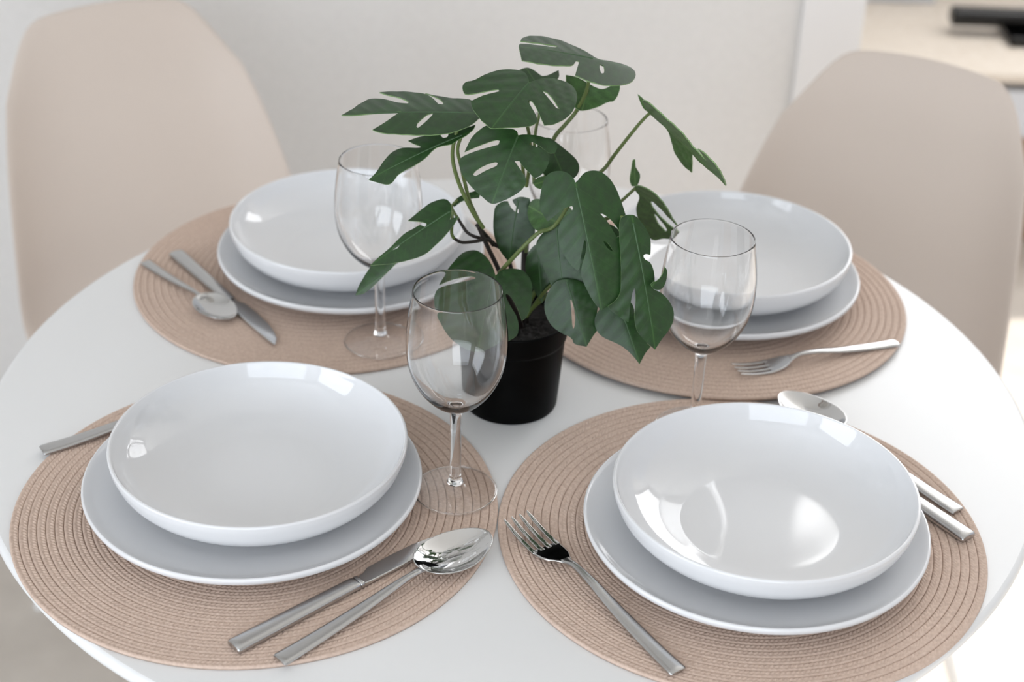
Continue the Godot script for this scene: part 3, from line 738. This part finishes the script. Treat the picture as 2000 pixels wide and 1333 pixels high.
# ------------------------------------------------------------------ crockery and glasses
func build_crockery() -> void:
	var plate := thing("dinner_plate", "flat white plate beside the side-by-side knife and spoon", "plate", Vector3(-0.1988, TOP + 0.0037, 0.1706), 0.0, "white dinner plates")
	piece("plate_body", lathe(smooth_profile([[0.0, 0.003], [0.066, 0.003], [0.07, 0.0005], [0.073, 0.0], [0.076, 0.0005], [0.081, 0.0035], [0.105, 0.0075], [0.121, 0.0125], [0.1290, 0.0168], [0.1310, 0.0195], [0.1312, 0.0218], [0.1300, 0.0231], [0.1280, 0.0224], [0.119, 0.0170], [0.102, 0.0110], [0.086, 0.0081], [0.07, 0.0071], [0.0, 0.0068]], 4), 160), M.porcelain, plate)
	another(plate, "dinner_plate", "flat white plate next to the lone long fork", Vector3(0.1892, TOP + 0.0037, 0.2050))
	another(plate, "dinner_plate", "flat white plate beside the small spoon and pointed knife", Vector3(-0.1627, TOP + 0.0037, -0.2225))
	another(plate, "dinner_plate", "flat white plate behind the short fork, before the chair at the wall end", Vector3(0.2030, TOP + 0.0056, -0.1936)).rotation.x = -0.0095
	var bowl := thing("deep_bowl", "deep white bowl on plate beside the side-by-side knife and spoon", "bowl", Vector3(-0.1950, TOP + 0.0107, 0.1601), 0.0, "deep white bowls")
	piece("bowl_body", lathe(smooth_profile([[0.0, 0.003], [0.052, 0.003], [0.055, 0.0005], [0.058, 0.0], [0.061, 0.0005], [0.067, 0.0022], [0.085, 0.0068], [0.101, 0.0148], [0.1105, 0.0245], [0.1146, 0.0345], [0.1156, 0.0402], [0.1152, 0.0420], [0.1140, 0.0425], [0.1128, 0.0416], [0.1100, 0.0345], [0.1040, 0.0250], [0.0935, 0.0160], [0.080, 0.0100], [0.066, 0.0071], [0.052, 0.0062], [0.0, 0.0060]], 5), 192), M.porcelain, bowl)
	another(bowl, "deep_bowl", "deep white bowl on plate next to the lone long fork", Vector3(0.1945, TOP + 0.0107, 0.2005))
	another(bowl, "deep_bowl", "deep white bowl on plate beside the small spoon and pointed knife", Vector3(-0.1664, TOP + 0.0107, -0.2290))
	another(bowl, "deep_bowl", "deep white bowl on plate behind the short fork, before the wall-end chair", Vector3(0.2095, TOP + 0.0126, -0.2030)).rotation.x = -0.0095

func build_glasses() -> void:
	var t := thing("wine_glass", "clear wine glass standing before the black pot on the mat with knife and spoon", "wine glass", Vector3(-0.0422, TOP + 0.0037, 0.1528), 0.0, "clear wine glasses")
	piece("foot", lathe(smooth_profile([[0.0, 0.0], [0.030, 0.0], [0.0322, 0.0002], [0.0322, 0.0016], [0.028, 0.0022], [0.018, 0.0034], [0.010, 0.0050], [0.0068, 0.0068], [0.0062, 0.0078], [0.0, 0.0078]], 4), 96), M.thin_glass, t)
	piece("foot_rim", lathe(smooth_profile([[0.0324, 0.0002], [0.0331, 0.0003], [0.0335, 0.0009], [0.0331, 0.0015], [0.0324, 0.0016], [0.0322, 0.0009], [0.0324, 0.0002]], 3), 96), M.glass, t)
	piece("goblet_and_stem", lathe(smooth_profile([[0.0, 0.0080], [0.0058, 0.0080], [0.0063, 0.0093], [0.0056, 0.0107], [0.0047, 0.0135], [0.0044, 0.025], [0.0044, 0.045], [0.0045, 0.066], [0.0050, 0.0740], [0.0068, 0.0775], [0.0115, 0.0803], [0.0205, 0.0875], [0.0295, 0.0990], [0.0358, 0.1135], [0.0384, 0.1290], [0.0385, 0.1440], [0.0370, 0.1590], [0.0350, 0.1730], [0.0337, 0.1812], [0.0333, 0.1820], [0.0328, 0.1814], [0.0341, 0.1730], [0.0360, 0.1590], [0.0374, 0.1440], [0.0372, 0.1290], [0.0345, 0.1142], [0.0281, 0.1003], [0.0192, 0.0895], [0.0106, 0.0832], [0.0050, 0.0812], [0.0, 0.0808]], 5), 128), M.glass, t)
	another(t, "wine_glass", "clear wine glass partly covered by green leaves, beyond the bowl with the lone fork", Vector3(0.1560, TOP + 0.0037, 0.0523))
	another(t, "wine_glass", "clear wine glass under drooping leaves beside the bowl with small spoon", Vector3(-0.1215, TOP + 0.0037, -0.0760))
	another(t, "wine_glass", "clear wine glass half hidden behind the plant towards the grey wall", Vector3(0.0465, TOP + 0.0058, -0.1736)).rotation.x = -0.0095

# ------------------------------------------------------------------ cutlery: along +x from the handle's end (0) to the tip, bottom at y = 0
func bar_section(x: float, y: float, w: float, h: float) -> Array:
	# flat underneath, softly domed on top
	var ring := []
	for q in [[-0.5, 0.35], [-0.46, 0.72], [-0.3, 0.93], [0.0, 1.0], [0.3, 0.93], [0.46, 0.72], [0.5, 0.35], [0.47, 0.08], [0.38, 0.0], [-0.38, 0.0], [-0.47, 0.08]]:
		ring.append(Vector3(x, y + q[1] * h, q[0] * w))
	return ring

func handle_mesh(stations: Array) -> ArrayMesh:
	# stations: [x, y, width, thickness]; smoothly joined
	var rings := []
	for i in stations.size() - 1:
		var p0 = stations[maxi(i - 1, 0)]
		var p1 = stations[i]
		var p2 = stations[i + 1]
		var p3 = stations[mini(i + 2, stations.size() - 1)]
		var steps := 1 if i == 0 or i == stations.size() - 2 else 6
		for s in steps:
			var t := float(s) / steps
			var q := []
			for k in 4:
				q.append(cubic_interpolate(p1[k], p2[k], p0[k], p3[k], t) if steps > 1 else p1[k])
			rings.append(bar_section(q[0], q[1], q[2], q[3]))
	var e = stations[stations.size() - 1]
	rings.append(bar_section(e[0], e[1], e[2], e[3]))
	return loft(rings)

func spoon_bowl_point(u: float, v: float, x0: float, length: float, width: float, depth: float) -> Vector3:
	# squircle mapping of the square to an egg shape, hollow in the middle
	var px := v * sqrt(1.0 - u * u / 2.0)
	var pz := u * sqrt(1.0 - v * v / 2.0)
	var r2 := minf(1.0, px * px + pz * pz)
	var egg := 1.0 - 0.13 * px - 0.05 * px * px
	return Vector3(x0 + length * (px + 1.0) / 2.0, depth * pow(r2, 1.15) + 0.0008 + 0.0025 * maxf(0.0, -px) * r2, pz * width / 2.0 * egg)

func make_spoon(called: String, label: String, group := "") -> Node3D:
	var t := thing(called, label, "spoon", Vector3.ZERO, 0.0, group)
	piece("handle", handle_mesh([[0.0, 0.0012, 0.0128, 0.0016], [0.0012, 0.0005, 0.0142, 0.0032], [0.03, 0.0008, 0.0130, 0.0034], [0.07, 0.0030, 0.0106, 0.0034], [0.105, 0.0064, 0.0074, 0.0034], [0.122, 0.0076, 0.0056, 0.0034], [0.133, 0.0076, 0.0066, 0.0028], [0.1385, 0.0074, 0.0100, 0.0018]]), M.satin_steel, t)
	piece("bowl", thick_sheet(40, 48, 0.0017, func(u, v): return spoon_bowl_point(u, v, 0.131, 0.071, 0.046, 0.0082)), M.steel, t)
	return t

func make_fork(called: String, label: String, group := "") -> Node3D:
	var t := thing(called, label, "fork", Vector3.ZERO, 0.0, group)
	piece("handle", handle_mesh([[0.0, 0.0012, 0.0128, 0.0016], [0.0012, 0.0005, 0.0142, 0.0032], [0.03, 0.0010, 0.0130, 0.0034], [0.07, 0.0042, 0.0110, 0.0034], [0.105, 0.0090, 0.0078, 0.0036], [0.125, 0.0098, 0.0060, 0.0034], [0.134, 0.0084, 0.0074, 0.0028], [0.139, 0.0074, 0.0096, 0.0022]]), M.satin_steel, t)
	var palm := []
	for s in [[0.136, 0.0078, 0.0090], [0.140, 0.0068, 0.0125], [0.146, 0.0050, 0.0200], [0.153, 0.0031, 0.0246], [0.160, 0.0018, 0.0264], [0.166, 0.0010, 0.0266]]:
		var ring := []
		for q in [[-0.5, 0.0010], [-0.42, 0.0018], [0.0, 0.0016], [0.42, 0.0018], [0.5, 0.0010], [0.42, 0.0], [0.0, -0.0002], [-0.42, 0.0]]:
			ring.append(Vector3(s[0], s[1] + q[1] + 0.0012 * absf(q[0]), q[0] * s[2]))
		palm.append(ring)
	piece("palm", loft(palm), M.steel, t)
	for k in 4:
		var c := (k - 1.5) * 0.0072
		var tine := []
		for s in [[0.1625, 0.0015, 1.0], [0.168, 0.0010, 0.86], [0.178, 0.0014, 0.78], [0.190, 0.0028, 0.72], [0.200, 0.0050, 0.6], [0.2045, 0.0062, 0.34], [0.2055, 0.0066, 0.12]]:
			var ring := []
			for q in rounded_rect(0.0050 * s[2], 0.0019 * (0.5 + 0.5 * s[2]), 0.0007, 2):
				ring.append(Vector3(s[0], s[1] + 0.0008 + q.y + 0.06 * absf(c), c + q.x))
			tine.append(ring)
		piece("tine", loft(tine), M.steel, t)
	return t

func make_knife(called: String, label: String, group := "") -> Node3D:
	var t := thing(called, label, "knife", Vector3.ZERO, 0.0, group)
	piece("handle", handle_mesh([[0.0, 0.0012, 0.0140, 0.0040], [0.0014, 0.0004, 0.0156, 0.0062], [0.04, 0.0004, 0.0146, 0.0064], [0.08, 0.0006, 0.0132, 0.0062], [0.1085, 0.0008, 0.0124, 0.0058], [0.1105, 0.0010, 0.0116, 0.0046]]), M.satin_steel, t)
	piece("bolster", handle_mesh([[0.1108, 0.0010, 0.0120, 0.0046], [0.1114, 0.0009, 0.0126, 0.0052], [0.1140, 0.0012, 0.0122, 0.0046], [0.1148, 0.0014, 0.0116, 0.0036]]), M.satin_steel, t)
	# blade: [x, edge z, back z, thickness]
	var rings := []
	for s in [[0.1150, -0.0056, 0.0054, 0.0028], [0.122, -0.0066, 0.0056, 0.0024], [0.128, -0.0098, 0.0058, 0.0022], [0.150, -0.0104, 0.0060, 0.0020], [0.172, -0.0098, 0.0058, 0.0018], [0.188, -0.0074, 0.0054, 0.0016], [0.200, -0.0036, 0.0048, 0.0014], [0.207, 0.0008, 0.0042, 0.0012], [0.2095, 0.0028, 0.0036, 0.0010]]:
		var h: float = s[3] / 2
		var y := 0.0024
		rings.append([Vector3(s[0], y + 0.00015, s[1]), Vector3(s[0], y + h, s[2] - 0.0012), Vector3(s[0], y + h * 0.8, s[2]), Vector3(s[0], y - h * 0.8, s[2]), Vector3(s[0], y - h, s[2] - 0.0012), Vector3(s[0], y - 0.00015, s[1])])
	piece("blade", loft(rings), M.steel, t)
	return t

func lay(o: Node3D, from: Vector2, to: Vector2, natural: float, lift := 0.0038, flip := false) -> void:
	# put a piece of cutlery with its handle's end at `from` and its tip at `to` (x, z on the table)
	var d := to - from
	o.position = Vector3(from.x, TOP + lift, from.y)
	var k := d.length() / natural
	o.rotation = Vector3(0, -atan2(d.y, d.x), 0)
	o.scale = Vector3(k, k, -k if flip else k)

func build_cutlery() -> void:
	var spoon := make_spoon("spoon", "shiny steel spoon lying beside the knife, bowl towards the wine glass", "table spoons")
	var fork := make_fork("fork", "long steel fork lying alone, tines towards the neighbouring mat", "table forks")
	var knife := make_knife("knife", "steel table knife lying between plate and shiny spoon", "table knives")
	lay(spoon, Vector2(-0.1533, 0.3597), Vector2(-0.0143, 0.2159), 0.202)
	lay(knife, Vector2(-0.1866, 0.3490), Vector2(-0.0385, 0.2095), 0.2095)
	lay(fork, Vector2(0.1212, 0.3580), Vector2(0.0064, 0.1935), 0.2055)
	var f1 := another(fork, "fork", "steel fork mostly hidden under the bowl rim, handle overhanging the mat edge", Vector3.ZERO)
	lay(f1, Vector2(-0.3808, 0.1191), Vector2(-0.2100, 0.0058), 0.2055)
	var f2 := another(fork, "fork", "short steel fork before the plate near the wall-end chair", Vector3.ZERO)
	lay(f2, Vector2(0.3571, -0.0980), Vector2(0.2001, -0.0336), 0.2055, 0.0058)
	var s1 := another(spoon, "spoon", "steel spoon behind the bowl with the lone fork, handle in bright light", Vector3.ZERO)
	lay(s1, Vector2(0.3570, 0.1611), Vector2(0.2366, 0.0034), 0.202)
	var k1 := another(knife, "knife", "steel knife whose handle end lies beside the brightly lit spoon handle", Vector3.ZERO)
	lay(k1, Vector2(0.3571, 0.1968), Vector2(0.2340, 0.0280), 0.2095)
	var s2 := another(spoon, "spoon", "small steel spoon beside the pointed knife, handle towards the far chair", Vector3.ZERO)
	lay(s2, Vector2(-0.3671, -0.2126), Vector2(-0.2613, -0.0975), 0.202)
	var k2 := another(knife, "knife", "pointed steel knife between plate and small spoon", Vector3.ZERO)
	lay(k2, Vector2(-0.3400, -0.2305), Vector2(-0.2136, -0.0614), 0.2095)

# ------------------------------------------------------------------ the plant
func smooth_outline(flat: Array) -> PackedVector2Array:
	var p := PackedVector2Array()
	for i in range(0, flat.size(), 2):
		p.append(Vector2(flat[i], flat[i + 1]))
	var n := p.size()
	var out := PackedVector2Array()
	for i in n:
		var a := p[(i + n - 1) % n]
		var b := p[i]
		var c := p[(i + 1) % n]
		var d := p[(i + 2) % n]
		var sharp_b := absf((b - a).angle_to(c - b)) > 1.05
		var sharp_c := absf((c - b).angle_to(d - c)) > 1.05
		var pre := b - (c - b) if sharp_b else a
		var post := c + (c - b) if sharp_c else d
		for s in 3:
			out.append(b.cubic_interpolate(c, pre, post, s / 3.0))
	return out

func leaf_height(q: Vector2, length: float, fold: float, droop: float) -> float:
	var b := absf(q.y)
	var t := q.x / maxf(length, 0.02)
	var crease := -fold * (sqrt(b * b + 0.000009) - 0.003)
	var arch := droop * length * t * (1.0 - t) * 1.2
	var quilt := 0.00018 * cos((q.x - b * 0.75) * 520.0) * minf(1.0, b / 0.006)
	return crease + arch - 6.0 * fold * b * b + quilt

func build_leaf(d: Dictionary, plant: Node3D, origin: Vector3) -> MeshInstance3D:
	var n: Vector3 = d.normal
	n = n.normalized()
	var foot := at_depth(d.base, POT.z + d.z)
	var end := on_plane(d.tip, foot, n)
	var length := foot.distance_to(end)
	var ax := (end - foot) / length
	var bx := n.cross(ax)
	var flatten := func(flat: Array) -> PackedVector2Array:
		var out := PackedVector2Array()
		for px in smooth_outline(flat):
			var w := on_plane(px, foot, n) - foot
			out.append(Vector2(w.dot(ax), w.dot(bx)))
		return out
	var outline: PackedVector2Array = flatten.call(d.outline)
	var holes := []
	for h in d.holes:
		holes.append(flatten.call(h))
	var lo := outline[0]
	var hi := outline[0]
	for q in outline:
		lo = lo.min(q)
		hi = hi.max(q)
	var place := func(q: Vector2) -> Vector3:
		return foot - origin + ax * q.x + bx * q.y + n * leaf_height(q, length, d.fold, d.droop)
	var tilt := func(q: Vector2) -> Vector3:
		var e := 0.0004
		var gx: float = (leaf_height(q + Vector2(e, 0), length, d.fold, d.droop) - leaf_height(q - Vector2(e, 0), length, d.fold, d.droop)) / (2 * e)
		var gy: float = (leaf_height(q + Vector2(0, e), length, d.fold, d.droop) - leaf_height(q - Vector2(0, e), length, d.fold, d.droop)) / (2 * e)
		return (n - ax * gx - bx * gy).normalized()
	var cell := 0.004
	var half := 0.0005
	var top := SurfaceTool.new()
	var under := SurfaceTool.new()
	top.begin(Mesh.PRIMITIVE_TRIANGLES)
	under.begin(Mesh.PRIMITIVE_TRIANGLES)
	var span := maxf(length, 0.045)
	for i in range(floori(lo.x / cell), ceili(hi.x / cell)):
		for j in range(floori(lo.y / cell), ceili(hi.y / cell)):
			var c := PackedVector2Array([Vector2(i, j) * cell, Vector2(i + 1, j) * cell, Vector2(i + 1, j + 1) * cell, Vector2(i, j + 1) * cell])
			var got := Geometry2D.intersect_polygons(outline, c)
			for h in holes:
				var rest := []
				for g in got:
					for r in Geometry2D.clip_polygons(g, h):
						if not Geometry2D.is_polygon_clockwise(r):
							rest.append(r)
				got.assign(rest)
			for g in got:
				var tri := Geometry2D.triangulate_polygon(g)
				for k in range(0, tri.size(), 3):
					var pts := [g[tri[k]], g[tri[k + 1]], g[tri[k + 2]]]
					var area: float = (pts[1] - pts[0]).cross(pts[2] - pts[0])
					if absf(area) < 1e-12:
						continue
					if area > 0.0:                     # clockwise seen from the normal's side
						pts = [pts[0], pts[2], pts[1]]
					for m in 3:
						var q: Vector2 = pts[m]
						var nn: Vector3 = tilt.call(q)
						top.set_normal(nn)
						top.set_uv(Vector2(0.1 + 0.85 * q.x / span, 0.5 + q.y / 0.09))
						top.add_vertex(place.call(q) + nn * half)
					for m in [0, 2, 1]:
						var q: Vector2 = pts[m]
						var nn: Vector3 = tilt.call(q)
						under.set_normal(-nn)
						under.set_uv(Vector2(0.1 + 0.85 * q.x / span, 0.5 + q.y / 0.09))
						under.add_vertex(place.call(q) - nn * half)
	var rim := SurfaceTool.new()
	rim.begin(Mesh.PRIMITIVE_TRIANGLES)
	for loop in [outline] + holes:
		var ccw := not Geometry2D.is_polygon_clockwise(loop)
		for i in loop.size():
			var a: Vector2 = loop[i]
			var b: Vector2 = loop[(i + 1) % loop.size()]
			if a.distance_to(b) < 1e-7:
				continue
			var na: Vector3 = tilt.call(a) * half
			var nb: Vector3 = tilt.call(b) * half
			var pa: Vector3 = place.call(a)
			var pb: Vector3 = place.call(b)
			var out: Vector3 = (pb - pa).cross(na).normalized()
			if not ccw != (loop != outline):
				out = -out
			var quads := [pa + na, pb + nb, pb - nb, pa + na, pb - nb, pa - na]
			var face: Vector3 = (quads[2] - quads[0]).cross(quads[1] - quads[0])
			if face.dot(out) < 0.0:
				quads = [quads[0], quads[2], quads[1], quads[3], quads[5], quads[4]]
			for q in quads:
				rim.set_normal(out)
				rim.add_vertex(q)
	var mesh := top.commit()
	under.commit(mesh)
	rim.commit(mesh)
	mesh.surface_set_material(0, M.leaf_top)
	mesh.surface_set_material(1, M.leaf_under)
	mesh.surface_set_material(2, M.leaf_rim)
	var o := piece("leaf", mesh, null, plant)
	# raised midrib along the crease, kept inside the blade
	var path := []
	var radii := []
	for k in 9:
		var q := Vector2(length * lerpf(0.02, 0.93, k / 8.0), 0.0)
		if not Geometry2D.is_point_in_polygon(q, outline):
			continue
		path.append(place.call(q) + n * 0.0002)
		radii.append(lerpf(0.0009, 0.0003, k / 8.0))
	if path.size() >= 3 and length > 0.04:
		piece("midrib", tube(path, radii, 6), M.midrib, o)
	return o

func build_plant() -> void:
	var t := thing("potted_plant", "green artificial monstera plant in a black plastic pot at table centre", "potted plant", POT)
	piece("pot", lathe([[0.0, 0.0012], [0.036, 0.0012], [0.0375, 0.0], [0.0388, 0.0], [0.0400, 0.0007], [0.0407, 0.0022], [0.0411, 0.006], [0.0417, 0.0145], [0.0428, 0.030], [0.0442, 0.050], [0.0453, 0.0655], [0.0455, 0.0672], [0.0462, 0.0680], [0.0467, 0.0690], [0.0470, 0.0715], [0.0484, 0.0862], [0.0484, 0.0874], [0.0479, 0.0882], [0.0471, 0.0883], [0.0466, 0.0876], [0.0462, 0.0850], [0.0445, 0.066], [0.0400, 0.010], [0.0, 0.009]], 96), M.pot, t)
	# soil: a lumpy bed just under the rim
	var n := FastNoiseLite.new()
	n.seed = 4
	n.frequency = 0.17
	var rows := 26
	var segs := 72
	var v := PackedVector3Array()
	var ix := PackedInt32Array()
	for i in rows + 1:
		for k in segs:
			var a := TAU * k / segs
			var r := 0.0450 * i / rows
			var x := r * cos(a)
			var z := r * sin(a)
			var y := 0.0765 + 0.0035 * n.get_noise_2d(x * 1000, z * 1000) + 0.002 * n.get_noise_2d(x * 3000, z * 3000)
			v.append(Vector3(x, y, z))
	for k in segs:
		v.append(Vector3(0.0440 * cos(TAU * k / segs), 0.060, 0.0440 * sin(TAU * k / segs)))
	v.append(Vector3(0, 0.06, 0))
	for i in rows + 1:
		for k in segs:
			var k2 := (k + 1) % segs
			quad(ix, v, i * segs + k, i * segs + k2, (i + 1) * segs + k2, (i + 1) * segs + k)
	for k in segs:
		ix.append_array([(rows + 1) * segs + k, (rows + 1) * segs + (k + 1) % segs, v.size() - 1])
	piece("soil", finish(v, ix), M.soil, t)
	for d in LEAVES:
		build_leaf(d, t, POT)
	for s in STEMS:
		var path := []
		var radii := []
		var count: int = s.path.size() / 3
		for i in count:
			path.append(at_depth(Vector2(s.path[i * 3], s.path[i * 3 + 1]), POT.z + s.path[i * 3 + 2]) - POT)
			radii.append(lerpf(s.r[0], s.r[1], float(i) / (count - 1)))
		piece(s.kind, tube(path, radii, 9), M.petiole if s.kind == "petiole" else M.stalk, t)

func _ready() -> void:
	set_view_and_light()
	make_materials()
	build_room()
	build_table()
	build_chairs()
	build_bench()
	build_pendant()
	build_mats()
	build_crockery()
	build_glasses()
	build_plant()
	build_cutlery()
